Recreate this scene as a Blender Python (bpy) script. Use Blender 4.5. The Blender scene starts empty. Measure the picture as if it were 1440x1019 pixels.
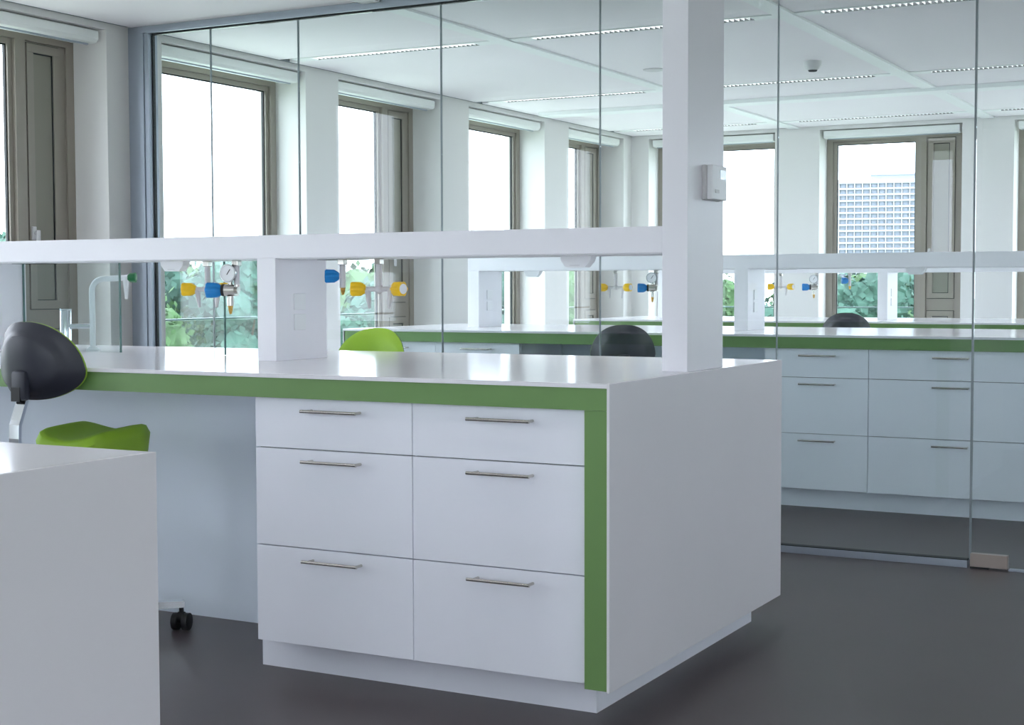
import bpy, bmesh, math, random
from mathutils import Vector, Matrix
R = math.radians
random.seed(7)
scene = bpy.context.scene
col = scene.collection

# ------------------------------------------------------------------ camera
cam_d = bpy.data.cameras.new('camera'); cam = bpy.data.objects.new('camera', cam_d); col.objects.link(cam)
yaw, pit, roll = R(28.35), R(2.91), R(-0.16)
d = Vector((-math.sin(yaw)*math.cos(pit), math.cos(yaw)*math.cos(pit), -math.sin(pit)))
r = Vector((math.cos(yaw), math.sin(yaw), 0)); u = r.cross(d)
r2 = math.cos(roll)*r + math.sin(roll)*u
u2 = -math.sin(roll)*r + math.cos(roll)*u
m = Matrix((r2, u2, -d)).transposed().to_4x4(); m.translation = Vector((0, 0, 1.15))
cam.matrix_world = m
cam_d.sensor_width = 36; cam_d.lens = 2097.1/1440*36; cam_d.clip_start = .05; cam_d.clip_end = 3000
scene.camera = cam
# ------------------------------------------------------------------ sky, exposure
SKY = 5.2
w = bpy.data.worlds.new('overcast_sky'); scene.world = w; w.use_nodes = True
nt = w.node_tree; nt.nodes.clear()
out = nt.nodes.new('ShaderNodeOutputWorld'); bg = nt.nodes.new('ShaderNodeBackground')
tc = nt.nodes.new('ShaderNodeTexCoord'); nz = nt.nodes.new('ShaderNodeTexNoise'); rp = nt.nodes.new('ShaderNodeValToRGB')
nz.inputs['Scale'].default_value = 2.2; nz.inputs['Detail'].default_value = 4
rp.color_ramp.elements[0].position = .3; rp.color_ramp.elements[0].color = (.80, .86, 1, 1)
rp.color_ramp.elements[1].position = .7; rp.color_ramp.elements[1].color = (.87, .91, 1, 1)
nt.links.new(tc.outputs['Generated'], nz.inputs['Vector']); nt.links.new(nz.outputs['Fac'], rp.inputs['Fac'])
nt.links.new(rp.outputs['Color'], bg.inputs['Color']); bg.inputs['Strength'].default_value = SKY
nt.links.new(bg.outputs['Background'], out.inputs['Surface'])
vs = scene.view_settings
vs.view_transform = 'Standard'; vs.look = 'None'; vs.gamma = 1; vs.use_curve_mapping = False
vs.exposure = 0.63
LAMP = 17.0          # luminance of the ceiling strip lamps
scene.cycles.max_bounces = 14; scene.cycles.diffuse_bounces = 6; scene.cycles.transparent_max_bounces = 40
scene.cycles.glossy_bounces = 4; scene.cycles.transmission_bounces = 8
scene.cycles.caustics_reflective = False; scene.cycles.caustics_refractive = False
scene.cycles.sample_clamp_indirect = 6

# ------------------------------------------------------------------ materials
def lin(c):
    return tuple(((v/255)/12.92 if v/255 <= .04045 else ((v/255+.055)/1.055)**2.4) for v in c)
def mat(name, rgb, rough=.5, metal=0, spec=.5, vary=.0, scale=20, bump=0., coat=0, emit=None, es=0):
    mt = bpy.data.materials.new(name); mt.use_nodes = True
    t = mt.node_tree; b = t.nodes['Principled BSDF']
    c = lin(rgb)
    b.inputs['Base Color'].default_value = (*c, 1); b.inputs['Roughness'].default_value = rough
    b.inputs['Metallic'].default_value = metal; b.inputs['Specular IOR Level'].default_value = spec
    b.inputs['Coat Weight'].default_value = coat; b.inputs['Coat Roughness'].default_value = .08
    if emit:
        b.inputs['Emission Color'].default_value = (*emit, 1); b.inputs['Emission Strength'].default_value = es
    if vary or bump:
        co = t.nodes.new('ShaderNodeTexCoord'); n = t.nodes.new('ShaderNodeTexNoise')
        n.inputs['Scale'].default_value = scale; n.inputs['Detail'].default_value = 6
        t.links.new(co.outputs['Object'], n.inputs['Vector'])
        if vary:
            rmp = t.nodes.new('ShaderNodeValToRGB')
            rmp.color_ramp.elements[0].position = .3; rmp.color_ramp.elements[1].position = .7
            rmp.color_ramp.elements[0].color = (*[v*(1-vary) for v in c], 1)
            rmp.color_ramp.elements[1].color = (*[min(1, v*(1+vary)) for v in c], 1)
            t.links.new(n.outputs['Fac'], rmp.inputs['Fac']); t.links.new(rmp.outputs['Color'], b.inputs['Base Color'])
        if bump:
            bp = t.nodes.new('ShaderNodeBump'); bp.inputs['Strength'].default_value = bump; bp.inputs['Distance'].default_value = .002
            t.links.new(n.outputs['Fac'], bp.inputs['Height']); t.links.new(bp.outputs['Normal'], b.inputs['Normal'])
    return mt
def glass(name, tint, refl=.04, rough=0.0):
    """thin pane: clear tinted film plus Schlick mirror on each face"""
    mt = bpy.data.materials.new(name); mt.use_nodes = True; t = mt.node_tree; t.nodes.clear()
    o = t.nodes.new('ShaderNodeOutputMaterial'); mx = t.nodes.new('ShaderNodeMixShader')
    tr = t.nodes.new('ShaderNodeBsdfTransparent'); gl = t.nodes.new('ShaderNodeBsdfGlossy')
    tr.inputs['Color'].default_value = (*tint, 1); gl.inputs['Roughness'].default_value = rough
    ge = t.nodes.new('ShaderNodeNewGeometry'); dt = t.nodes.new('ShaderNodeVectorMath'); dt.operation = 'DOT_PRODUCT'
    t.links.new(ge.outputs['Normal'], dt.inputs[0]); t.links.new(ge.outputs['Incoming'], dt.inputs[1])
    def mth(op, a, bv):
        n = t.nodes.new('ShaderNodeMath'); n.operation = op
        for i, v in enumerate((a, bv)):
            if v is None: continue
            if isinstance(v, (int, float)): n.inputs[i].default_value = v
            else: t.links.new(v, n.inputs[i])
        return n.outputs[0]
    a = mth('ABSOLUTE', dt.outputs['Value'], None); q = mth('SUBTRACT', 1.0, a); q = mth('POWER', q, 5.0)
    q = mth('MULTIPLY', q, 1-refl); q = mth('ADD', q, refl)
    t.links.new(q, mx.inputs['Fac']); t.links.new(tr.outputs[0], mx.inputs[1]); t.links.new(gl.outputs[0], mx.inputs[2])
    t.links.new(mx.outputs[0], o.inputs['Surface'])
    return mt
M = dict(
    wall=mat('wall_paint', (226, 224, 222), .85, spec=.2, bump=.05, scale=150),
    ceil=mat('ceiling_panel_paint', (247, 242, 246), .8, spec=.2, vary=.008, scale=1.3),
    ceiltrim=mat('ceiling_trim_paint', (246, 248, 248), .55, spec=.3),
    floor=mat('brown_linoleum', (76, 68, 70), .38, spec=.45, vary=.05, scale=3, bump=.02),
    white=mat('white_laminate', (242, 243, 251), .38, spec=.45, vary=.01, scale=4),
    solid=mat('white_solid_surface', (236, 234, 238), .13, spec=.028, vary=.01, scale=5),
    panel=mat('end_panel_white', (228, 225, 229), .45, spec=.4, vary=.012, scale=3),
    green=mat('green_laminate', (112, 147, 89), .42, spec=.4, vary=.02, scale=6),
    spine=mat('grey_back_panel', (232, 240, 250), .5, spec=.4, vary=.015, scale=3),
    gap=mat('dark_joint', (58, 60, 64), .8, spec=.1),
    steel=mat('brushed_steel', (200, 196, 190), .24, metal=1),
    chrome=mat('chrome', (225, 228, 232), .09, metal=1),
    alu=mat('anodised_aluminium', (168, 176, 188), .38, metal=.55, spec=.5),
    gasket=mat('black_gasket', (28, 34, 36), .6),
    seal=mat('clear_grey_sealant', (138, 148, 153), .35),
    bronze=mat('bronze_window_frame', (152, 145, 135), .42, metal=.1, spec=.45, vary=.015, scale=5),
    bronzed=mat('bronze_inset_panel', (138, 135, 124), .4, metal=.1, spec=.45),
    blind=mat('white_blind_box', (236, 238, 236), .5, spec=.3),
    pgrey=mat('pale_grey_plastic', (206, 204, 206), .4),
    pwhite=mat('white_plastic', (238, 238, 240), .38),
    yellow=mat('yellow_plastic', (248, 200, 30), .35, vary=.05, scale=60),
    blue=mat('blue_plastic', (16, 128, 200), .35, vary=.05, scale=60),
    greenp=mat('dark_green_plastic', (20, 110, 60), .35),
    black=mat('black_rubber', (24, 24, 27), .5),
    brass=mat('brass', (214, 172, 92), .25, metal=1),
    dial=mat('gauge_dial', (244, 244, 246), .4),
    shell=mat('charcoal_plastic_shell', (42, 44, 55), .42, spec=.5, bump=.04, scale=300),
    lime=mat('lime_vinyl', (150, 190, 52), .5, spec=.4, bump=.05, scale=120),
    screen=mat('lcd_screen', (96, 124, 146), .12),
    patch=mat('satin_steel_patch', (172, 160, 152), .34, metal=.6),
    lhouse=mat('lamp_housing_grey', (70, 74, 76), .6, spec=.2),
    louv=mat('lamp_louvre_white', (205, 208, 208), .4),
    lamp=mat('lamp_diffuser', (255, 255, 255), .5, emit=(1, .945, .96), es=LAMP),
    leaf=mat('leaf_green', (66, 94, 58), .7, spec=.2, vary=.35, scale=.6),
    leafb=mat('leaf_blue_green', (62, 92, 80), .7, spec=.2, vary=.35, scale=.6),
    bark=mat('bark', (90, 76, 62), .9),
    grass=mat('pale_field', (172, 182, 166), .9, spec=.1, vary=.25, scale=.03),
    concrete=mat('pale_concrete', (152, 155, 162), .8, spec=.2),
    tglass=mat('tower_window_glass', (134, 141, 154), .3),
    oglass=mat('office_glass', (70, 100, 126), .25),
)
M['part'] = glass('partition_glass', (.948, .983, .981), .030)
M['pane'] = glass('window_glass', (.975, .99, .99), .02)
M['shield'] = glass('splash_screen_glass', (.93, .975, .97), .04)
M['gedge'] = mat('green_glass_edge', (88, 122, 118), .15, spec=.6)

# ------------------------------------------------------------------ mesh helpers
class MB:
    def __init__(s): s.bm = bmesh.new()
    def box(s, x0, x1, y0, y1, z0, z1, bev=0, rot=None):
        mm = Matrix.Translation(((x0+x1)/2, (y0+y1)/2, (z0+z1)/2)) @ Matrix.Diagonal((abs(x1-x0), abs(y1-y0), abs(z1-z0), 1))
        if rot is not None: mm = rot @ mm
        g = bmesh.ops.create_cube(s.bm, size=1, matrix=mm)
        if bev:
            es = list({e for v in g['verts'] for e in v.link_edges})
            bmesh.ops.bevel(s.bm, geom=es, offset=bev, segments=2, affect='EDGES', profile=.5)
        return s
    def cyl(s, p0, p1, r0, r1=None, seg=16, cap=True):
        p0, p1 = Vector(p0), Vector(p1); r1 = r0 if r1 is None else r1
        ax = p1-p0; q = ax.to_track_quat('Z', 'Y').to_matrix().to_4x4()
        mm = Matrix.Translation((p0+p1)/2) @ q
        bmesh.ops.create_cone(s.bm, cap_ends=cap, segments=seg, radius1=r0, radius2=r1, depth=ax.length, matrix=mm)
        return s
    def sph(s, c, rad, seg=14, sc=(1, 1, 1)):
        bmesh.ops.create_uvsphere(s.bm, u_segments=seg, v_segments=max(6, seg//2), radius=rad,
                                  matrix=Matrix.Translation(c) @ Matrix.Diagonal((*sc, 1)))
        return s
    def lathe(s, p0, axis, prof, seg=20, ripple=0, nr=8):
        """prof: (distance along axis, radius) list"""
        q = Vector(axis).to_track_quat('Z', 'Y'); rings = []
        for (h, rad) in prof:
            ring = []
            for k in range(seg):
                a = 2*math.pi*k/seg; rr = rad*(1+ripple*math.cos(nr*a))
                ring.append(s.bm.verts.new(Vector(p0) + q @ Vector((rr*math.cos(a), rr*math.sin(a), h))))
            rings.append(ring)
        for a, b in zip(rings, rings[1:]):
            for k in range(seg):
                s.bm.faces.new((a[k], a[(k+1) % seg], b[(k+1) % seg], b[k]))
        s.bm.faces.new(rings[0][::-1]); s.bm.faces.new(rings[-1])
        return s
    def tube(s, pts, rad, seg=12):
        pts = [Vector(p) for p in pts]; rings = []; up = None
        for i, p in enumerate(pts):
            t = (pts[min(i+1, len(pts)-1)]-pts[max(i-1, 0)]).normalized()
            if up is None: up = t.orthogonal().normalized()
            up = (up - t*up.dot(t)).normalized(); side = t.cross(up)
            rings.append([s.bm.verts.new(p+rad*(math.cos(2*math.pi*k/seg)*up+math.sin(2*math.pi*k/seg)*side)) for k in range(seg)])
        for a, b in zip(rings, rings[1:]):
            for k in range(seg): s.bm.faces.new((a[k], a[(k+1) % seg], b[(k+1) % seg], b[k]))
        s.bm.faces.new(rings[0][::-1]); s.bm.faces.new(rings[-1])
        return s
    def strip(s, pts, hw, ht):
        """flat bar: pts in the y-z plane at x=0, half width hw along x, half thickness ht"""
        rings = []
        for i, p in enumerate(pts):
            a = Vector(pts[max(i-1, 0)]); b = Vector(pts[min(i+1, len(pts)-1)]); t = (b-a).normalized()
            n = Vector((0, -t.z, t.y)); p = Vector(p)
            rings.append([s.bm.verts.new(p+Vector((sx*hw, 0, 0))+n*sn*ht) for sx, sn in ((-1, -1), (1, -1), (1, 1), (-1, 1))])
        for a, b in zip(rings, rings[1:]):
            for k in range(4): s.bm.faces.new((a[k], a[(k+1) % 4], b[(k+1) % 4], b[k]))
        s.bm.faces.new(rings[0][::-1]); s.bm.faces.new(rings[-1])
        return s
    def prism(s, poly, y0, y1):
        """x-z outline extruded along y"""
        a = [s.bm.verts.new((x, y0, z)) for x, z in poly]; b = [s.bm.verts.new((x, y1, z)) for x, z in poly]
        n = len(poly)
        for k in range(n): s.bm.faces.new((a[k], a[(k+1) % n], b[(k+1) % n], b[k]))
        s.bm.faces.new(a[::-1]); s.bm.faces.new(b)
        return s
    def build(s, name, material, parent=None, smooth=False, origin=None):
        bmesh.ops.recalc_face_normals(s.bm, faces=s.bm.faces)
        if origin is not None: bmesh.ops.translate(s.bm, verts=s.bm.verts, vec=-Vector(origin))
        me = bpy.data.meshes.new(name); s.bm.to_mesh(me); s.bm.free()
        mats = material if isinstance(material, (list, tuple)) else [material]
        for x in mats: me.materials.append(x)
        if smooth:
            for p in me.polygons: p.use_smooth = True
            me.set_sharp_from_angle(angle=R(38))
        ob = bpy.data.objects.new(name, me); col.objects.link(ob)
        if origin is not None: ob.location = origin
        if parent: ob.parent = parent
        return ob
def tag(o, label, cat, group=None, kind=None):
    o['label'] = label; o['category'] = cat
    if group: o['group'] = group
    if kind: o['kind'] = kind
    return o
def thing(name, label, cat, loc=(0, 0, 0), rz=0, group=None, kind=None):
    o = bpy.data.objects.new(name, None); col.objects.link(o); o.empty_display_size = .1
    o.location = loc; o.rotation_euler = (0, 0, rz)
    return tag(o, label, cat, group, kind)
def copy_tree(o, parent=None):
    c = o.copy(); col.objects.link(c); c.parent = parent
    for ch in o.children: copy_tree(ch, c)
    return c
def bx(name, mt, parent, *a, bev=0): return MB().box(*a, bev=bev).build(name, mt, parent)

# ------------------------------------------------------------------ room shell
XW, XF, XO = -5.674, -5.91, -6.06          # left wall: inner face, window plane, outer face
YB, YBF, YBO = 12.88, 13.11, 13.26         # far wall
XR, YR = 3.4, -1.4                          # right (inner) wall, wall behind the camera
CE = 2.547
SILL, HEAD = .30, 2.515
fl = MB().box(XO, XR+.2, YR-.4, YBO, -.2, 0).build('floor', M['floor']); tag(fl, 'dark brown seamless linoleum floor', 'floor', kind='structure')
niche_l = [(-.37, .90), (1.33, 2.60), (3.03, 4.30), (4.73, 6.0), (6.43, 7.77), (8.13, 9.42), (9.84, 11.10), (11.55, 12.70)]
niche_b = [(-5.50, -4.28), (-3.875, -2.65), (-2.23, -1.0), (-.57, .66), (1.09, 2.32)]
b = MB()
b.box(XO, XW, YR-.4, YBO, 0, SILL); b.box(XO, XW, YR-.4, YBO, HEAD, CE+.15)
ys = [YR-.4]+[v for n in niche_l for v in n]+[YBO]
for a0, a1 in zip(ys[::2], ys[1::2]): b.box(XO, XW, a0, a1, SILL, HEAD)
wl = b.build('wall_left', M['wall']); tag(wl, 'white window wall with deep piers on the left', 'wall', kind='structure')
def cross_wall(name, y0, y1, niches, label):
    b = MB(); b.box(XW, XR, y0, y1, 0, SILL); b.box(XW, XR, y0, y1, HEAD, CE+.15)
    xs = [XW]+[v for n in niches for v in n]+[XR]
    for a0, a1 in zip(xs[::2], xs[1::2]): b.box(a0, a1, y0, y1, SILL, HEAD)
    return tag(b.build(name, M['wall']), label, 'wall', kind='structure')
cross_wall('wall_back', YB, YBO, niche_b, 'white far wall with recessed windows behind the glass partition')
niche_r = [(-3.26, -2.89), (-2.2, -.9), (-.75, .55), (.70, 2.0), (2.12, 3.25)]  # slit read off the glass reflection, wider windows added to brighten the room
cross_wall('wall_front', YR-.38, YR, niche_r, 'white wall with added windows behind the camera')
niche_i = [(1.0, 1.65), (7.0, 8.3), (8.7, 10.0), (10.4, 11.7)]  # unseen windows, added to brighten right-facing sides and the far bench
b = MB(); b.box(XR, XR+.38, YR-.4, YBO, 0, SILL); b.box(XR, XR+.38, YR-.4, YBO, HEAD, CE+.15)
ys = [YR-.4]+[v for n in niche_i for v in n]+[YBO]
for a0, a1 in zip(ys[::2], ys[1::2]): b.box(XR, XR+.38, a0, a1, SILL, HEAD)
tag(b.build('wall_right', M['wall']), 'white wall with added windows on the right, out of view', 'wall', kind='structure')
# ceiling: slab, large panels, cross strips
ce = thing('ceiling', 'white suspended ceiling of large panels divided by strips', 'ceiling', kind='structure')
MB().box(XO, XR+.2, YR-.4, YBO, CE+.11, CE+.3).build('slab', M['ceil'], ce)
CX = [-5.76+1.66*i for i in range(7)]; CX = [-4.10-1.66]+[-4.10+1.66*i for i in range(6)]
CY = [7.52+2.43*i for i in range(-5, 3)]
SW = .05       # half width of strips
for i in range(len(CX)):
    xa = max(CX[i]+SW, XW+.022) if i else XW+.022
    xb = (CX[i+1]-SW) if i+1 < len(CX) else XR
    if xb-xa < .1: continue
    for j in range(-1, len(CY)):
        ya = CY[j]+SW if j >= 0 else YR+.01
        yb = CY[j+1]-SW if j+1 < len(CY) else YB-.01
        if yb-ya < .1: continue
        bx('ceiling_panel', M['ceil'], ce, xa+.003, xb-.003, ya+.003, yb-.003, CE, CE+.03)
for x in CX[1:]:
    bx('cross_strip', M['ceiltrim'], ce, x-SW, x+SW, 6.25, YB-.02, CE-.012, CE+.03)
    bx('cross_strip', M['ceiltrim'], ce, x-SW, x+SW, YR+.02, 6.16, CE-.012, CE+.03)
M['shadowgrey'] = mat('painted_shadow_grey', (132, 138, 142), .8, spec=.1)  # grey strips along the ceiling edge, shadow line put in as colour
bx('painted_shadow_line', M['shadowgrey'], ce, XW+.001, XW+.021, 6.26, YB-.03, CE+.002, CE+.03)
bx('painted_shadow_line', M['shadowgrey'], ce, XW+.001, XW+.021, YR+.02, 6.15, CE+.002, CE+.03)
bx('painted_shadow_line', M['shadowgrey'], ce, XW+.03, XR-.02, YB-.0095, YB-.001, CE+.002, CE+.03)
# service duct casing across the far part of the ceiling
bx('duct_casing', M['ceiltrim'], ce, XW+.14, XR-.02, 10.72, 10.90, CE-.03, CE-.001)
# strip lamps with louvres, in line with the cross joints
def lamp_strip(x0, x1, y, label, group):
    t = thing('ceiling_light', label, 'ceiling light', ((x0+x1)/2, y, CE), group=group)
    L = x1-x0; h = L/2
    b = MB(); b.box(-h, h, -.05, -.043, -.006, .10); b.box(-h, h, .043, .05, -.006, .10)
    b.box(-h, -h+.13, -.043, .043, -.006, .10); b.box(h-.13, h, -.043, .043, -.006, .10)
    b.box(-h, h, -.05, .05, .10, .104)
    b.build('housing', M['ceiltrim'], t)
    b = MB(); b.box(-h+.131, h-.131, -.0428, -.0415, -.005, .087); b.box(-h+.131, h-.131, .0415, .0428, -.005, .087)
    b.build('liner', M['lhouse'], t)
    bx('diffuser', M['lamp'], t, -h+.131, h-.131, -.041, .041, .088, .099)
    b = MB(); n = int((L-.26)/.03)
    for k in range(n+1):
        xx = -h+.13+(L-.26)*k/n
        b.box(xx-.002, xx+.002, -.041, .041, -.004, .022)
    b.build('louvre', M['louv'], t)
for j, y in enumerate(CY):
    if y > YB-.3 or y < YR+.3: continue
    for i in range(len(CX)):
        xa = CX[i]+SW+.004 if i else XW+.12
        xb = CX[i+1]-SW-.004 if i+1 < len(CX) else XR-.1
        if xb-xa < .9: continue
        far = y > 6.2
        nm = {7: 'nearest louvred strip lamp beyond the glass', 9: 'second louvred strip lamp beyond the glass', 12: 'farthest louvred strip lamp above the far bench'}.get(int(y), 'louvred strip lamp in the ceiling of the near lab')
        if not far: nm = 'near-lab louvred strip lamp, %s row from the glass' % ['', 'first', 'second', 'third', 'fourth', 'fifth'][int(round((7.52-y)/2.43))]
        nm += ', bay %s' % ['by the window wall', 'between the two cross strips', 'right of the cross strip', 'beyond the right edge', 'near the right wall', 'at the right wall', 'in the corner'][i]
        lamp_strip(xa, xb, y, nm, 'louvred ceiling strip lamps')

# ------------------------------------------------------------------ windows
def window(name, label, vent, wd, rot, loc):
    """local x runs along the wall (left to right seen from inside), y = depth (0 = inner frame face, + outwards)"""
    t = thing(name, label, 'window', loc, rot, kind='structure')
    z0, z1 = SILL, HEAD-.03; f_ = .055; D = .07
    b = MB()
    b.box(0, wd, 0, D, z1-f_, z1); b.box(0, wd, 0, D, z0, z0+f_); b.box(0, f_, 0, D, z0+f_, z1-f_); b.box(wd-f_, wd, 0, D, z0+f_, z1-f_)
    b.build('frame', M['bronze'], t)
    gx1 = wd-f_-.36 if vent else wd-f_
    # inner sash ring round the glass
    b = MB(); s_ = .03
    a0, a1, c0, c1 = f_, gx1, z0+f_, z1-f_
    b.box(a0, a1, .018, .055, c1-s_, c1); b.box(a0, a1, .018, .055, c0, c0+s_); b.box(a0, a0+s_, .018, .055, c0+s_, c1-s_); b.box(a1-s_, a1, .018, .055, c0+s_, c1-s_)
    b.build('sash', M['bronze'], t)
    b = MB(); s2 = s_+.007
    b.box(a0+s_, a1-s_, .03, .045, c1-s2, c1-s_); b.box(a0+s_, a1-s_, .03, .045, c0+s_, c0+s2)
    b.box(a0+s_, a0+s2, .03, .045, c0+s2, c1-s2); b.box(a1-s2, a1-s_, .03, .045, c0+s2, c1-s2)
    b.build('gasket', M['gasket'], t)
    bx('pane', M['pane'], t, a0+s_, a1-s_, .034, .042, c0+s_, c1-s_)
    if vent:
        bx('mullion', M['bronze'], t, gx1, gx1+.07, -.004, D, c0, c1)
        v0, v1 = gx1+.07, wd-f_
        bx('infill_panel', M['bronze'], t, v0, v1, .012, D-.005, c0, c1)
        def leaf(za, zb, handle):
            l0, l1 = v0+.012, v1-.05
            g = MB(); e = .004
            g.box(l0-e, l1+e, .009, .013, zb, zb+e); g.box(l0-e, l1+e, .009, .013, za-e, za); g.box(l0-e, l0, .009, .013, za, zb); g.box(l1, l1+e, .009, .013, za, zb)
            g.build('leaf_joint', M['gasket'], t)
            lf = MB(); w_ = .045
            lf.box(l0, l1, -.002, .0115, zb-w_, zb, .002); lf.box(l0, l1, -.002, .0115, za, za+w_, .002)
            lf.box(l0, l0+w_, -.002, .0115, za+w_, zb-w_); lf.box(l1-w_, l1, -.002, .0115, za+w_, zb-w_)
            lo = lf.build('vent_leaf', M['bronze'], t)
            bx('inset', M['bronzed'], lo, l0+w_+.004, l1-w_-.004, .0085, .0115, za+w_+.004, zb-w_-.004)
            g = MB(); e = .006
            g.box(l0+w_, l1-w_, .004, .0117, zb-w_-e, zb-w_); g.box(l1-w_-e, l1-w_, .004, .0117, za+w_, zb-w_-e)
            g.box(l0+w_, l1-w_, .004, .0117, za+w_, za+w_+.004)
            g.build('inset_gap', M['gasket'], lo)
            if handle:
                h = MB(); h.box(l0+.008, l0+.034, -.016, -.002, 1.40, 1.47, .003); h.box(l0+.012, l0+.030, -.048, -.032, 1.30, 1.45, .003)
                h.cyl((l0+.021, -.04, 1.435), (l0+.021, -.01, 1.435), .008)
                h.build('handle', M['pgrey'], lo)
        leaf(1.04, c1-.012, True); leaf(.37, .93, False)
    # safety rail outside
    MB().cyl((-.02, D+.10, .955), (wd+.02, D+.10, .955), .007, seg=8).build('safety_rail', M['gedge'], t)
    bx('outer_sill', M['alu'], t, .0, wd, D, D+.16, z0-.04, z0-.005)
    return t
WN = [0]
def wname(): WN[0] += 1; return 'window_%d' % WN[0]
ltxt = {4: 'near-lab window with a bronze vent leaf, left of the glass partition', 5: 'all-glass window just beyond the end of the glass partition frame',
        6: 'window with glass and bronze vent leaf behind the hanging yellow taps', 7: 'all-glass window behind the left post of the far bench', 8: 'narrow-looking window with vent leaf nearest the far corner'}
for i, (a0, a1) in enumerate(niche_l):
    vent = i in (1, 3, 5, 7)
    lb = {3: ltxt[4], 4: ltxt[5], 5: ltxt[6], 6: ltxt[7], 7: ltxt[8]}.get(i, 'bronze framed window in the left wall of the near lab, out of view')
    window(wname(), lb, vent, a1-a0, R(90), (XF, a0, 0))   # local x -> +y, local y -> -x
for i, (a0, a1) in enumerate(niche_b):
    lb = ['far-wall window left of the white tower view, in the corner', 'far-wall window with the tower view and bronze vent leaf', 'far-wall window at the right edge of the view'][i] if i < 3 else 'far-wall window beyond the right edge of the view'
    window(wname(), lb, i in (1, 3), a1-a0, 0, (a0, YBF, 0))
for i, (a0, a1) in enumerate(niche_r):
    window(wname(), 'window behind the camera, added for light and reflection', i == 2, a1-a0, R(180), (a1, YR-.24, 0))
for i, (a0, a1) in enumerate(niche_i):
    window(wname(), 'added window in the right-hand wall, out of view', False, a1-a0, R(-90), (XR+.24, a1, 0))
# roller blind boxes
def blind(label, wd, rot, loc, group='white roller blind boxes'):
    t = thing('roller_blind', label, 'roller blind', loc, rot, group=group)
    g = .03
    poly = [(0, 2.442), (0, 2.514), (-.115, 2.514), (-.115, 2.452)]
    b = MB(); q = Matrix.Rotation(R(-90), 4, 'Z')
    prof = [(0.11, 2.506), (0, 2.506), (-.004, 2.500), (-.004, 2.462), (.010, 2.446), (.024, 2.442), (.11, 2.442)]
    rings = [[b.bm.verts.new((x, yy, zz)) for yy, zz in prof] for x in (g, wd-g)]
    n = len(prof)
    for k in range(n): b.bm.faces.new((rings[0][k], rings[0][(k+1) % n], rings[1][(k+1) % n], rings[1][k]))
    b.bm.faces.new(rings[0]); b.bm.faces.new(rings[1][::-1])
    b.build('box', M['blind'], t)
    bx('end_cap', M['pgrey'], t, g-.003, g, 0, .10, 2.448, 2.504); bx('end_cap', M['pgrey'], t, wd-g, wd-g+.003, 0, .10, 2.448, 2.504)
    bx('bottom_bar', M['alu'], t, g+.02, wd-g-.02, .05, .062, 2.434, 2.442)
for i, (a0, a1) in enumerate(niche_l):
    if i < 2: continue
    lb = ['blind box of the near-lab window out of view', 'white blind box over the near-lab vent window', 'white blind box over the first window beyond the glass', 'white blind box over the second window beyond the glass',
          'white blind box over the third window beyond the glass', 'white blind box over the window nearest the far corner'][i-2]
    blind(lb, a1-a0, R(90), (XW-.03, a0, 0))
for i, (a0, a1) in enumerate(niche_b[:3]):
    blind(['white blind box over the far corner window', 'white blind box over the far window with tower view', 'white blind box over the far window at right edge'][i], a1-a0, 0, (a0, YB+.03, 0))

# ------------------------------------------------------------------ glass partition
YG = 6.208
gw = thing('wall_glass', 'frameless glass partition with vertical joints in aluminium channels', 'glass wall', kind='structure')
bx('top_channel', M['alu'], gw, XW+.001, XR, YG-.045, YG+.045, 2.512, CE, bev=.002)
bx('top_channel_lip', M['alu'], gw, XW+.14, XR, YG-.056, YG-.045, 2.506, 2.524)
bx('top_gasket', M['gasket'], gw, XW+.14, XR, YG-.012, YG+.012, 2.503, 2.512)
bx('side_channel', M['alu'], gw, XW+.001, XW+.105, YG-.045, YG+.045, 0, 2.512, bev=.002)
bx('side_channel_lip', M['alu'], gw, XW+.105, XW+.135, YG-.036, YG+.036, 0, 2.512, bev=.002)
bx('side_gasket', M['gasket'], gw, XW+.135, XW+.142, YG-.010, YG+.010, .033, 2.502)
JX = [-5.532, -5.142, -4.576, -3.732, -2.890, -2.050, -1.225]
for k in range(6):
    a0, a1 = JX[k], JX[k+1]
    bx('pane', M['part'], gw, a0+.0022, a1-.0022, YG-.006, YG+.006, .033, 2.502)
    if k: bx('joint', M['seal'], gw, a0-.002, a0+.002, YG-.0065, YG+.0065, .033, 2.502)
bx('bottom_channel', M['alu'], gw, XW+.14, -1.232, YG-.02, YG+.02, 0, .030, bev=.001)
bx('bottom_gasket', M['gasket'], gw, XW+.14, -1.232, YG-.018, YG+.018, .030, .034)
bx('pane', M['part'], gw, -.30, XR-.01, YG-.006, YG+.006, .033, 2.502)
bx('bottom_channel', M['alu'], gw, -.30, XR-.01, YG-.02, YG+.02, 0, .030)
dr = thing('door_1', 'frameless glass door with steel floor patch fitting', 'door', kind='structure')
bx('pane', M['part'], dr, -1.221, -.306, YG-.006, YG+.006, .008, 2.45)
bx('edge_strip', M['seal'], dr, -1.229, -1.221, YG-.007, YG+.007, .034, 2.502)
pf = bx('patch_fitting', M['patch'], dr, -1.222, -1.076, YG-.018, YG+.018, .006, .060, bev=.002)
bx('pivot', M['black'], pf, -1.222, -1.15, YG-.019, YG+.016, .0, .007)
bx('patch_fitting', M['patch'], dr, -1.222, -1.076, YG-.018, YG+.018, 2.44, 2.502, bev=.002)
bx('threshold', M['alu'], dr, -1.07, -.306, YG-.02, YG+.02, 0, .006)
hd = MB(); hd.cyl((-.37, YG-.05, .85), (-.37, YG-.05, 1.25), .012); hd.cyl((-.37, YG-.05, .9), (-.37, YG-.006, .9), .008); hd.cyl((-.37, YG-.05, 1.2), (-.37, YG-.006, 1.2), .008)
hd.build('handle', M['steel'], dr, smooth=True)

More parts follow.
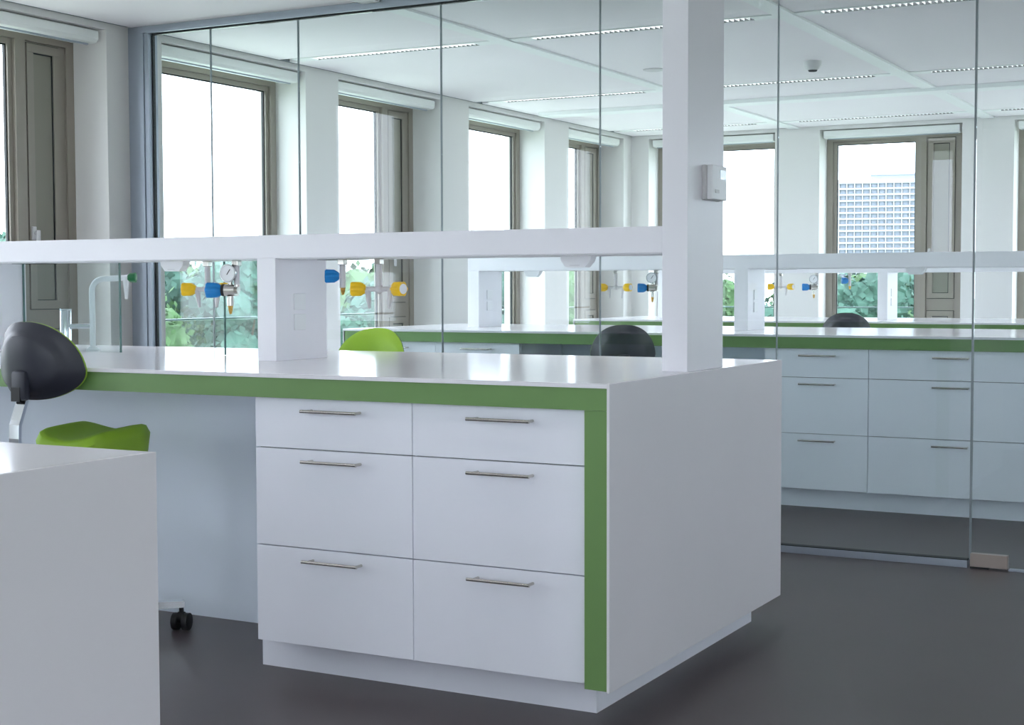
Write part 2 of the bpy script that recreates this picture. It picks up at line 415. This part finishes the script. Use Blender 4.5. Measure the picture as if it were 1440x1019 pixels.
# ------------------------------------------------------------------ benches
BD = 1.40
def bench(F, xl, xr, endl, endr, label, knees, spine=True):
    t = thing('lab_bench', label, 'lab bench', ((xl+xr)/2, F+BD/2, 0))
    ox, oy = (xl+xr)/2, F+BD/2
    def p(name, mt, x0, x1, y0, y1, z0, z1, bev=0):
        return MB().box(x0-ox, x1-ox, y0-oy, y1-oy, z0, z1, bev=bev).build(name, mt, t)
    p('worktop', M['solid'], xl+(.008 if endl else 0), xr-(.008 if endr else 0), F, F+BD, .888, .9, bev=.0008)
    gx0 = xl+(.012 if endl else 0); gx1 = xr-(.008 if endr else 0)
    for y0, y1 in ((F+.004, F+.026), (F+BD-.026, F+BD-.004)):
        p('fascia', M['green'], gx0, gx1, y0, y1, .830, .8875)
    for e, x0, x1, g0, g1 in ((endr, xr-.008, xr, xr-.073, xr-.0085), (endl, xl, xl+.008, xl+.0085, xl+.073)):
        if not e: continue
        p('end_panel', M['panel'], x0, x1, F, F+BD, .097, .9, bev=.0008)
        for y0, y1 in ((F+.004, F+.026), (F+BD-.026, F+BD-.004)):
            p('end_edging', M['green'], g0, g1, y0, y1, .100, .8295)
        p('end_core', M['panel'], min(g0, g1)+.002, max(g0, g1)-.002, F+.03, F+BD-.03, .098, .885)
        pxa, pxb = (x1-.10-.02, x1-.097) if e is endr and x1 == xr else (x0+.097, x0+.12)
        p('plinth', M['white'], pxa, pxb, F+.131, F+BD-.02-.0, 0, .0975)
    if spine:
        sx0 = xl+(.1 if endl else .0); sx1 = xr-(.13 if endr else 0)
        p('spine_panel', M['spine'], sx0, sx1, F+.570, F+.588, 0, .887)
        p('spine_panel', M['spine'], sx0, sx1, F+.86, F+.878, 0, .887)
        p('rear_cabinet_front', M['white'], sx0, sx1, F+BD-.05, F+BD-.031, .1, .829)
        p('rear_plinth', M['white'], sx0, sx1, F+BD-.14, F+BD-.125, 0, .0995)
    p('worktop_core', M['white'], gx0+.03, gx1-.03, F+.03, F+BD-.03, .850, .8875)
    return t
def drawer_unit(F, x0, x1, label, group, hx=None, plinth=None):
    t = thing('drawer_unit', label, 'drawer unit', ((x0+x1)/2, F+.3, 0), group=group)
    ox, oy = (x0+x1)/2, F+.3
    def p(name, mt, a0, a1, y0, y1, z0, z1, par=t, bev=0):
        return MB().box(a0-ox, a1-ox, y0-oy, y1-oy, z0, z1, bev=bev).build(name, mt, par)
    p('body', M['white'], x0+.002, x1-.002, F+.0495, F+.565, .106, .8295)
    p('joint_backing', M['gap'], x0+.004, x1-.004, F+.0475, F+.0494, .107, .829)
    pl = plinth or (x0, x1)
    p('plinth', M['white'], pl[0], pl[1], F+.131, F+.148, 0, .1055)
    h0, h1 = hx if hx else (x0+.187, x0+.378)
    for za, zb, hz in ((.6825, .829, .794), (.3935, .6795, .648), (.1065, .3905, .3585)):
        dw = p('drawer', M['white'], x0+.0015, x1-.0015, F+.028, F+.047, za, zb, bev=.001)
        b = MB(); yb = F-.004-oy; z = hz
        b.cyl((h0-ox, yb, z), (h1-ox, yb, z), .0048, seg=12)
        for hh in (h0+.018, h1-.006): b.cyl((hh-ox, yb, z), (hh-ox, F+.028-oy, z), .0042, seg=10)
        b.build('handle', M['steel'], dw, smooth=True)
    return t
F1, F2, F3, F0 = 3.472, 7.41, 10.25, .334
bench(F1, -5.45, -1.59, False, True, 'white lab bench with green edge in front of the glass partition', None)
drawer_unit(F1, -2.75, -2.204, 'white three-drawer unit beside the open kneehole', 'drawer units of the front bench', plinth=(-2.812, -2.204))
drawer_unit(F1, -2.204, -1.664, 'white three-drawer unit next to the green end edging', 'drawer units of the front bench', hx=(-2.013, -1.821), plinth=(-2.204, -1.71))
bench(F0, -4.8, -1.552, False, True, 'plain white bench end in the lower left foreground', None)
bench(F2, -5.155, .25, True, True, 'green edged lab bench just beyond the glass partition', None)
drawer_unit(F2, -5.08, -4.521, 'drawer unit at the window end of the bench beyond the glass', 'drawer units beyond the glass')
drawer_unit(F2, -4.521, -3.965, 'drawer unit left of the dark office chair beyond the glass', 'drawer units beyond the glass')
drawer_unit(F2, -2.521, -1.977, 'three-drawer unit seen through the glass beside the front bench corner', 'drawer units beyond the glass', hx=(-2.331, -2.142))
drawer_unit(F2, -1.977, -1.470, 'three-drawer unit in the middle of those seen through the glass', 'drawer units beyond the glass', hx=(-1.655, -1.470+.001-.012))
drawer_unit(F2, -1.470, -.93, 'three-drawer unit behind the glass door at the right edge', 'drawer units beyond the glass', hx=(-1.12, -.94))
bench(F3, -5.0, .25, True, True, 'farthest green edged lab bench below the back windows', None)

# ------------------------------------------------------------------ service racks: posts and beam standing on the worktops
def rack(F, posts, xl, xr, column, label):
    y0, y1 = F+.589, F+.884
    t = thing('service_rack', label, 'service rack', ((xl+xr)/2, y0, .9)); ox = (xl+xr)/2
    def p(name, mt, a0, a1, b0, b1, z0, z1, par=t, bev=0):
        return MB().box(a0-ox, a1-ox, b0-y0, b1-y0, z0-.9, z1-.9, bev=bev).build(name, mt, par)
    p('beam', M['solid2'], xl, xr, y0, y1, 1.248, 1.326, bev=.0015)
    p('beam_cover', M['pwhite'], xl+.01, xr-.01, y0+.02, y1-.02, 1.2455, 1.248)
    for k, (a0, a1) in enumerate(posts):
        top = CE if (column and k == 0) else 1.248
        ps = p('column' if top == CE else 'post', M['solid2'], a0, a1, y0, y1, .9, top, bev=.0015)
        if top != CE:
            for zc in (1.10, 1.03):
                s = p('socket', M['pwhite'], a1, a1+.004, y0+.10, y0+.165, zc-.028, zc+.028, par=ps, bev=.0015)
            p('recess', M['gap'], a1+.035, a1+.20, y0+.19, y0+.27, 1.2445, 1.2455)
    return t
M['solid2'] = mat('white_rack_surface', (240, 238, 243), .35, spec=.45, vary=.008, scale=5)
rack(F1, [(-1.691, -1.611), (-3.176, -3.098), (-4.65, -4.57)], -5.4, -1.691, True, 'white service rack with full-height column on the front bench')
rack(F2, [(-4.625, -4.547), (-2.892, -2.812), (-1.15, -1.07)], -4.625, .15, False, 'white service rack on the bench beyond the glass')
rack(F3, [(-4.55, -4.475), (-2.82, -2.748), (-1.08, -1.0)], -4.55, .15, False, 'white service rack on the farthest bench')
# thermostat on the column
th = thing('thermostat', 'small white room thermostat with screen on the column', 'thermostat', (-1.611, 4.235, 1.457))
MB().box(.0, .012, -.062, .062, -.052, .052, bev=.002).build('back_plate', M['pgrey'], th)
MB().box(.012, .030, -.052, .068, -.050, .052, bev=.003).build('body', M['pwhite'], th)
bx('screen', M['screen'], th, .030, .031, .012, .058, .012, .040)
bx('button', M['pgrey'], th, .030, .032, -.03, .0, -.03, -.02)

# ------------------------------------------------------------------ gas fittings hanging from the beams
BZ = 1.2455
def knob(p0, axis, mt, parent, sz=1.0):
    return MB().lathe(p0, axis, [(0, .010*sz), (.004, .015*sz), (.018*sz, .0235*sz), (.046*sz, .0245*sz), (.051*sz, .021*sz), (.052*sz, .006*sz)], seg=48, ripple=.10, nr=6).build('knob', mt, parent, smooth=True)
def nozzle(p, mt, parent, tilt=0, name='nozzle', s=1.0, lf=1.0):
    b = MB(); ax = (tilt, 0, -1)
    b.lathe(p, ax, [(0, .012*s), (.012*lf, .010*s), (.026*lf, .0085*s), (.028*lf, .0095*s), (.05*lf, .006*s), (.062*lf, .0045*s)], seg=14)
    return b.build(name, mt, parent, smooth=True)
def drop(parent, x, zb):
    """ceiling bracket and pipe from the beam, local z = 0 at beam underside"""
    bx('bracket', M['steel'], parent, x-.012, x+.012, -.014, .014, -.020, 0, bev=.002)
    MB().cyl((x, 0, zb), (x, 0, -.020), .0105, seg=16).build('drop_pipe', M['pgrey'], parent, smooth=True)
def double_tap(label, loc, group):
    t = thing('gas_tap', label, 'gas tap', loc, R(6), group)
    drop(t, 0, -.112)
    b = MB(); b.cyl((-.058, 0, -.102), (.062, 0, -.102), .0085, seg=14); b.sph((0, 0, -.102), .016)
    b.build('cross_tube', M['pgrey'], t, smooth=True)
    for s in (-1, 1):
        nozzle((s*.044, 0, -.106), M['pgrey'], t, tilt=-s*.12)
        k = knob((s*.05, 0, -.102), (s, -.35, .0), M['yellow'], t)
        ed = Vector((s, -.35, 0)).normalized()
        MB().lathe(Vector((s*.05, 0, -.102))+ed*.0505, ed, [(0, .017), (.002, .017), (.0025, .015)], seg=20).build('cap', M['pwhite'], k, smooth=True)
    return t
def regulator(label, loc, group):
    t = thing('gas_regulator', label, 'gas regulator', loc, R(6), group)
    drop(t, .022, -.09)
    b = MB(); b.cyl((-.022, -.008, -.105), (.026, -.008, -.105), .021, seg=20); b.cyl((.026, -.008, -.105), (.034, -.008, -.105), .012, seg=14)
    b.cyl((0, -.008, -.105), (0, -.008, -.066), .008, seg=12); b.cyl((.0, -.008, -.126), (.0, -.008, -.160), .0125, seg=16)
    b.cyl((.022, 0, -.105), (.022, 0, -.085), .012)
    b.build('body', M['steel'], t, smooth=True)
    MB().lathe((-.022, -.010, -.105), (-1, -.25, 0), [(0, .021), (.008, .0215), (.010, .02)], seg=24).build('collar', M['black'], t, smooth=True)
    knob((-.030, -.012, -.105), (-1, -.25, 0), M['blue'], t, 1.12)
    g = MB().lathe((0, -.004, -.046), (.0, -1, 0), [(0, .029), (.018, .031), (.022, .0325), (.022, .0285), (.019, .0282)], seg=32).build('gauge', M['chrome'], t, smooth=True)
    MB().lathe((0, -.0225, -.046), (0, -1, 0), [(0, .0281), (.0012, .0281)], seg=32).build('dial', M['dial'], g)
    nd = MB(); rm = Matrix.Translation((0, 0, -.046)) @ Matrix.Rotation(R(35), 4, 'Y'); nd.box(-.0012, .0012, -.0252, -.0238, -.006, .017, rot=rm)
    nd.build('needle', M['black'], g)
    nozzle((0, -.008, -.158), M['brass'], t, name='brass_nozzle', s=.9, lf=.5)
    return t
def single_tap(label, loc, group):
    t = thing('gas_tap', label, 'gas tap', loc, 0, group)
    drop(t, 0, -.098)
    MB().cyl((0, 0, -.058), (-.014, -.008, -.058), .009, seg=12).build('spindle', M['pgrey'], t, smooth=True)
    knob((-.010, -.006, -.058), (-1, -.6, .0), M['blue'], t, .95)
    nozzle((0, 0, -.096), M['brass'], t, name='brass_nozzle', s=.9, lf=.42)
    return t
GY = F1+.74
double_tap('double gas tap with yellow knobs left of the blue regulator', (-3.545, GY+.034, BZ), 'yellow double gas taps')
regulator('blue-knobbed regulator with round gauge hanging near the front bench post', (-3.362, GY-.057, BZ), 'blue gas regulators')
single_tap('blue-knobbed single tap just right of the front bench post', (-2.928, GY, BZ), 'blue single taps')
double_tap('double gas tap with yellow knobs above the lime chair back', (-2.780, GY, BZ), 'yellow double gas taps')
G2 = F2+.74
double_tap('yellow double gas tap above the dark chair beyond the glass', (-3.691, G2, BZ), 'yellow double gas taps')
regulator('blue regulator beside the column, on the bench beyond the glass', (-3.452, G2, BZ), 'blue gas regulators')
G3 = F3+.74
double_tap('small far yellow double tap at the glass joint', (-3.600, G3, BZ), 'yellow double gas taps')
regulator('small far blue regulator above the white window pier', (-3.340, G3, BZ), 'blue gas regulators')
single_tap('small far blue tap in front of the tower window', (-3.068, G3, BZ), 'blue single taps')
# tapered outlet boxes under the beams
def outlet(label, x, y, s=1):
    t = thing('outlet_box', label, 'outlet box', (x, y, BZ), group='tapered outlet boxes under the beams')
    MB().prism([(-.055*s, 0), (.055*s, 0), (.050*s, -.016*s), (.032*s, -.036*s), (-.034*s, -.036*s), (-.052*s, -.014*s)], -.05, -.012).build('housing', M['pwhite'], t)
    bx('seam', M['pgrey'], t, -.02*s, .014*s, -.0506, -.050, -.030*s, -.0285*s)
outlet('tapered white outlet box under the beam near the column', -2.046, F1+.79)
outlet('tapered white outlet box under the beam beside the lab water tap', -3.683, F1+.79)
outlet('small outlet box under the beam beyond the glass, left of the joint', -4.232, G2)
outlet('small outlet box in front of the bronze vent leaf of the tower window', -1.905, G2)

# ------------------------------------------------------------------ sink fittings and glass splash screens
mx = thing('mixer_tap', 'chrome single-lever mixer tap behind the dark chair back', 'tap', (-4.43, 4.43, .9))
MB().lathe((0, 0, 0), (0, 0, 1), [(0, .027), (.006, .027), (.008, .022), (.155, .022), (.160, .020), (.162, .012)], seg=24).build('body', M['chrome'], mx, smooth=True)
MB().cyl((.01, .005, .095), (.105, .05, .098), .0105, seg=14).build('spout', M['chrome'], mx, smooth=True)
MB().box(-.006, .006, -.03, .03, .160, .166, bev=.002).build('lever', M['chrome'], mx)
lt = thing('lab_tap', 'tall white swan-neck lab tap with green valve', 'tap', (-4.262, 4.405, .9))
pts = [(0, 0, 0), (0, 0, .12), (0, 0, .235)]
for k in range(1, 9):
    a = R(90*k/8); pts.append((.045*(1-math.cos(a))*.88, .045*(1-math.cos(a))*.47, .235+.05*math.sin(a)))
pts += [(.09, .05, .288), (.13, .072, .290)]
MB().tube(pts, .0115).build('swan_neck', M['pwhite'], lt, smooth=True)
MB().lathe((0, 0, 0), (0, 0, 1), [(0, .026), (.008, .026), (.02, .014)], seg=20).build('base', M['pwhite'], lt, smooth=True)
MB().lathe((.118, .066, .290), (0, 0, -1), [(0, .014), (.02, .012), (.06, .008), (.085, .006)], seg=14).build('outlet', M['pwhite'], lt, smooth=True)
MB().lathe((.125, .069, .290), (.88, .47, 0), [(0, .012), (.006, .017), (.03, .019), (.034, .014)], seg=24, ripple=.1, nr=5).build('valve', M['greenp'], lt, smooth=True)
def shield(label, x0, x1, y, z1=1.245):
    t = thing('splash_screen', label, 'glass screen', ((x0+x1)/2, y, .9), group='glass splash screens')
    h = (x1-x0)/2
    MB().box(-h, h, -.004, .004, .001, z1-.9).build('pane', M['shield'], t)
    for s in (-1, 1): MB().box(s*h-.0015, s*h+.0015, -.0045, .0045, .001, z1-.9).build('polished_edge', M['gedge'], t)
shield('glass splash screen in front of the sink taps', -4.566, -4.055, 4.34)
shield('narrow clear glass screen behind the gauge, left of the post', -3.545, -3.180, 4.34)

# ------------------------------------------------------------------ chairs
def make_chair(label, loc, rz, group='lime and charcoal lab chairs'):
    t = thing('lab_chair', label, 'chair', loc, rz, group)
    # seat (saddle), local forward = +y
    def dome(fn_top, fn_bot, outline, nr=10, seg=48):
        b = MB(); top = []; bot = []
        for i in range(nr+1):
            rho = i/nr; rt = []; rb = []
            for k in range(seg):
                a = 2*math.pi*k/seg; ox_, oy_ = outline(a)
                rt.append(b.bm.verts.new(fn_top(ox_*rho, oy_*rho, rho))); rb.append(b.bm.verts.new(fn_bot(ox_*rho, oy_*rho, rho)))
                if i == 0: break
            top.append(rt); bot.append(rb)
        for lay, fl_ in ((top, False), (bot, True)):
            for k in range(seg): b.bm.faces.new((lay[0][0], lay[1][k], lay[1][(k+1) % seg]))
            for i in range(1, nr):
                for k in range(seg): b.bm.faces.new((lay[i][k], lay[i+1][k], lay[i+1][(k+1) % seg], lay[i][(k+1) % seg]))
        for k in range(seg): b.bm.faces.new((top[nr][k], top[nr][(k+1) % seg], bot[nr][(k+1) % seg], bot[nr][k]))
        return b
    def sgn(v, p): return math.copysign(abs(v)**p, v)
    so = lambda a: ((.160)*sgn(math.cos(a), .62), .160*sgn(math.sin(a), .62))
    def stop(x, y, q):
        e = max(0, (q-.76)/.24); z = .642 + .030*min(1, abs(x)/.125)**2 - .036*(1-math.sqrt(max(0, 1-e**2.2))) + .010*(y/.17)
        return (x, y, z)
    def sbot(x, y, q): return (x*(1-.05*q), y*(1-.05*q), .562 + .012*q**4)
    dome(stop, sbot, so, 14, 64).build('seat', M['lime'], t, smooth=True)
    MB().box(-.12, .12, -.11, .11, .540, .5625, bev=.01).build('seat_pan', M['shell'], t)
    # backrest
    zc, yc = .870, -.285
    def bo(a):
        c_, s_ = sgn(math.cos(a), .85), sgn(math.sin(a), .85)
        wv = .170*(1-.10*s_) if s_ > 0 else .170*(1-.10*s_*s_)
        return (wv*c_, (.150 if s_ > 0 else .095)*s_)
    curve = lambda x, z: 2.2*x*x - .10*z
    def sh_b(x, z, q): return (x, yc + curve(x, z) - .030*(1-q**3) - (.010 if q < .74 else 0), zc+z)
    def sh_f(x, z, q): return (x, yc + curve(x, z) + .004, zc+z)
    dome(sh_b, sh_f, bo, 14, 64).build('back_shell', M['shell'], t, smooth=True)
    def cu_b(x, z, q): return (x*1.002, yc + curve(x, z) + .0045, zc+z*1.002)
    def cu_f(x, z, q): return (x*1.002, yc + curve(x, z) + .010 + .030*(1-q**5), zc+z*1.002)
    dome(cu_b, cu_f, bo, 14, 64).build('back_cushion', M['lime'], t, smooth=True)
    hs = MB().box(-.030, .030, yc-.050, yc-.02, zc-.094, zc-.0, bev=.012).build('bracket_cover', M['shell'], t, smooth=True)
    bx('slot', M['black'], hs, -.026, .010, yc-.0515, yc-.044, zc-.096, zc-.052)
    MB().strip([(0, -.04, .540), (0, -.27, .540), (0, -.325, .548), (0, -.345, .575), (0, -.348, .660), (0, -.346, .702), (0, -.340, .715), (0, yc-.030, .775), (0, yc-.028, .845)], .020, .006).build('back_bar', M['chrome'], t)
    # column, base, casters
    b = MB(); b.cyl((0, 0, .35), (0, 0, .55), .014); b.cyl((0, 0, .12), (0, 0, .40), .025); b.build('gas_column', M['chrome'], t, smooth=True)
    b = MB(); b.cyl((0, 0, .075), (0, 0, .125), .034)
    for k in range(5):
        a = R(72*k+CH['a']); dx, dy = math.cos(a), math.sin(a)
        rm = Matrix.Rotation(a, 4, 'Z'); b.box(.02, .285, -.016, .016, .078, .100, rot=rm)
    b.build('star_base', M['chrome'], t)
    for k in range(5):
        a = R(72*k+CH['a']); dx, dy = math.cos(a)*.275, math.sin(a)*.275
        c = MB(); ca = a+R(65); px, py = -math.sin(ca), math.cos(ca)
        for s in (-1, 1): c.cyl((dx+px*s*.009, dy+py*s*.009, .029), (dx+px*s*.028, dy+py*s*.028, .029), .029, seg=20)
        c.cyl((dx, dy, .03), (dx, dy, .085), .008); c.cyl((dx-px*.01, dy-py*.01, .042), (dx+px*.01, dy+py*.01, .042), .02, seg=14)
        c.build('caster', M['black'], t, smooth=True)
    b = MB(); n = 40
    ring = [(.19*math.cos(2*math.pi*k/n), .19*math.sin(2*math.pi*k/n), .30) for k in range(n+1)]
    b.tube(ring, .009, 8)
    for k in range(3): a = R(120*k+30); b.cyl((.02*math.cos(a), .02*math.sin(a), .30), (.19*math.cos(a), .19*math.sin(a), .30), .006, seg=8)
    b.build('foot_ring', M['chrome'], t, smooth=True)
    return t
CH = {'a': 40.0}
UPPER = ('seat', 'seat_pan', 'back_shell', 'back_cushion', 'bracket_cover', 'back_bar')
def lift(o, dz):
    for ch in o.children:
        if ch.name.split('.')[0] in UPPER: ch.location.z += dz
    return o
first = make_chair('charcoal-backed lab chair with lime saddle seat at the kneehole', (-3.545, 3.66, 0), R(2))
def place(label, loc, rz):
    o = copy_tree(first); o.location = loc; o.rotation_euler = (0, 0, rz); o['label'] = label
    return o
lift(place('lab chair showing its lime backrest front behind the front bench', (-3.512, 5.05, 0), R(184)), -.045)
lift(place('dark lab chair back seen through glass at the second bench', (-3.29, 7.33, 0), R(27)), -.068)
lift(place('farthest dark lab chair back between the two far benches', (-2.81, 10.02, 0), R(14)), -.048)
lift(first, .025)

# ------------------------------------------------------------------ ceiling devices
sd = thing('smoke_detector', 'small grey smoke detector on the ceiling beyond the glass', 'smoke detector', (-2.80, 9.15, CE))
MB().lathe((0, 0, 0), (0, 0, -1), [(0, .055), (.02, .055), (.045, .040), (.055, .030)], seg=24).build('body', M['pgrey'], sd, smooth=True)
MB().lathe((0, 0, -.055), (0, 0, -1), [(0, .030), (.008, .024)], seg=20).build('sensor', M['gap'], sd, smooth=True)
cv = thing('ceiling_vent', 'flat round ceiling vent beside the column', 'vent', (-3.80, 8.98, CE))
MB().lathe((0, 0, 0), (0, 0, -1), [(0, .07), (.006, .07), (.010, .05)], seg=24).build('cover', M['pgrey'], cv, smooth=True)

# ------------------------------------------------------------------ outside: ground, trees, tower
GZ = -10.0
gr = MB(); gr.box(-900, 500, -400, 1300, GZ-.5, GZ).build('ground', M['grass']); tag(bpy.data.objects['ground'], 'hazy green parkland far below the windows', 'ground', kind='structure')
def tree_meshes(seed, H, Rr):
    rnd = random.Random(seed); b = MB()
    b.cyl((0, 0, 0), (0, 0, H*.5), .3, .18, seg=8)
    for k in range(4):
        a = k*1.7+seed; b.cyl((0, 0, H*.3), (math.cos(a)*Rr*.5, math.sin(a)*Rr*.5, H*.6), .14, .06, seg=6)
    tr = b
    b = MB(); blobs = []
    for k in range(17):
        a = rnd.uniform(0, 6.28); q = rnd.uniform(0, .62); z = H*rnd.uniform(.38, .86)
        blobs.append((Vector((math.cos(a)*Rr*q, math.sin(a)*Rr*q, z)), Rr*rnd.uniform(.32, .5)))
    for c, rr in blobs:
        g = bmesh.ops.create_icosphere(b.bm, subdivisions=2, radius=rr*.82, matrix=Matrix.Translation(c))
        for v in g['verts']: v.co = c+(v.co-c)*rnd.uniform(.82, 1.15)
        for _ in range(150):
            dv = Vector((rnd.gauss(0, 1), rnd.gauss(0, 1), rnd.gauss(0, 1))).normalized()
            p = c+dv*rr*rnd.uniform(.78, 1.08); s = rnd.uniform(.16, .36)
            t1 = Vector((rnd.gauss(0, 1), rnd.gauss(0, 1), rnd.gauss(0, 1))).normalized(); t2 = t1.cross(dv).normalized()*s*.7; t1 = t1*s
            b.bm.faces.new([b.bm.verts.new(p+t1), b.bm.verts.new(p+t2), b.bm.verts.new(p-t1), b.bm.verts.new(p-t2)])
    return tr, b
kinds = []
for k, (H_, R_, mt) in enumerate(((13.5, 4.6, 'leaf'), (12.2, 4.0, 'leafb'), (14.0, 4.2, 'leafb'), (11.5, 5.0, 'leaf'))):
    t = thing('park_tree', 'x', 'tree', (0, 0, GZ)); tr, b = tree_meshes(11+k, H_, R_)
    tr.build('trunk', M['bark'], t, smooth=True); b.build('crown', M[mt], t)
    kinds.append(t)
used = set()
rt = random.Random(5)
def plant(ang, dist, k, label, group):
    x, y = -math.sin(ang)*dist, math.cos(ang)*dist
    o = kinds[k] if k not in used else copy_tree(kinds[k]); used.add(k)
    o.location = (x, y, GZ); o.rotation_euler = (0, 0, rt.uniform(0, 6.28)); s = rt.uniform(1.04, 1.14) if ang > R(25) else rt.uniform(.88, .98); o.scale = (s, s, s)
    o['label'] = label; o['group'] = group
    same.setdefault(label, []).append(o)
same = {}
n = 0; placed = []
views = [(47.5, 'the near-lab window'), (39.4, 'the first window beyond the glass'), (33.5, 'the window behind the yellow taps'), (29, 'the third window beyond the glass'),
         (25.3, 'the window nearest the far corner'), (20.5, 'the far corner window'), (14.5, 'the tower-view window'), (7, 'the window at the right edge')]
for row, (dist, step) in enumerate(((98, 4.6), (109, 4.4), (120, 4.2), (131, 3.9), (143, 3.6), (155, 3.3))):
    a = 6.0+row*1.1
    while a < 50:
        dd = dist*rt.uniform(.97, 1.03); p = Vector((-math.sin(R(a))*dd, math.cos(R(a))*dd, 0))
        if all((p-q).length > 8.0 for q in placed) and any(lo-2.6 < a < hi+2.6 for lo, hi in ((44.5, 51), (37.4, 41.4), (32, 35), (28, 29.8), (24.7, 26), (18.4, 22.6), (13.4, 16), (4, 9.5))):
            placed.append(p)
            vn = min(views, key=lambda v: abs(v[0]-a))[1]
            plant(R(a), dd, n % 4, '%s hazy green park tree seen through %s' % (['front-row', 'second-row', 'third-row', 'fourth-row', 'fifth-row', 'back-row'][row], vn), 'park trees outside the windows'); n += 1
        a += step*rt.uniform(.95, 1.05)*.5
for lb, os_ in same.items():
    if len(os_) == 2: os_[0]['label'] = lb+', the right one'; os_[1]['label'] = lb+', the left one'
    elif len(os_) == 3:
        for o, wd in zip(os_, ('right', 'middle', 'left')): o['label'] = lb+', the %s one' % wd
for k in range(5):
    D_ = 118+9*(k % 2); xx = -28+(k-2)*8.5
    o = copy_tree(kinds[k % 4]); o.location = (xx, -D_, GZ); o.rotation_euler = (0, 0, k*1.3); o.scale = (1, 1, 1)
    o['label'] = 'hazy park tree behind the camera, mirrored faintly in the glass, %s from the left' % ['first', 'second', 'third', 'fourth', 'fifth'][k]; o['group'] = 'trees mirrored in the glass'
# tower block
tx, ty = -194.0, 755.0
tw = thing('apartment_tower', 'tall white apartment tower with balconies in the far window', 'tower', (tx, ty, GZ), R(14))
W_, D_, FH, NF = 60.0, 20.0, 3.0, 21
bx('core', M['concrete'], tw, -W_/2+1, W_/2-1, -D_/2+1, D_/2-1, 0, NF*FH)
for f_ in range(NF):
    z = f_*FH
    bx('balcony_slab', M['concrete'], tw, -W_/2, W_/2, -D_/2-1.2, D_/2, z+2.1, z+3.0)
    b = MB()
    for k in range(15):
        x0 = -W_/2+1.6+k*3.8; b.box(x0, x0+2.4, -D_/2+.7, -D_/2+1.05, z+.2, z+2.1)
    b.build('window_row', M['tglass'], tw)
    b = MB()
    for k in range(3): y0 = -D_/2+2+k*6; b.box(W_/2-1.05, W_/2-.7, y0, y0+3.6, z+.2, z+2.1)
    b.build('side_window_row', M['tglass'], tw)
for k in range(16):
    x0 = -W_/2+.6+k*3.82; bx('pier', M['concrete'], tw, x0, x0+.5, -D_/2-1.1, -D_/2+1, 0, NF*FH)
bx('parapet', M['concrete'], tw, -W_/2, W_/2, -D_/2-1.2, D_/2, NF*FH, NF*FH+1.0)
bx('penthouse', M['tglass'], tw, -6, W_/2-3, -D_/2+4, D_/2-3, NF*FH, NF*FH+4.2)
bx('penthouse_roof', M['tglass'], tw, -6.6, W_/2-2.4, -D_/2+3.4, D_/2-2.4, NF*FH+3.4, NF*FH+4.4)
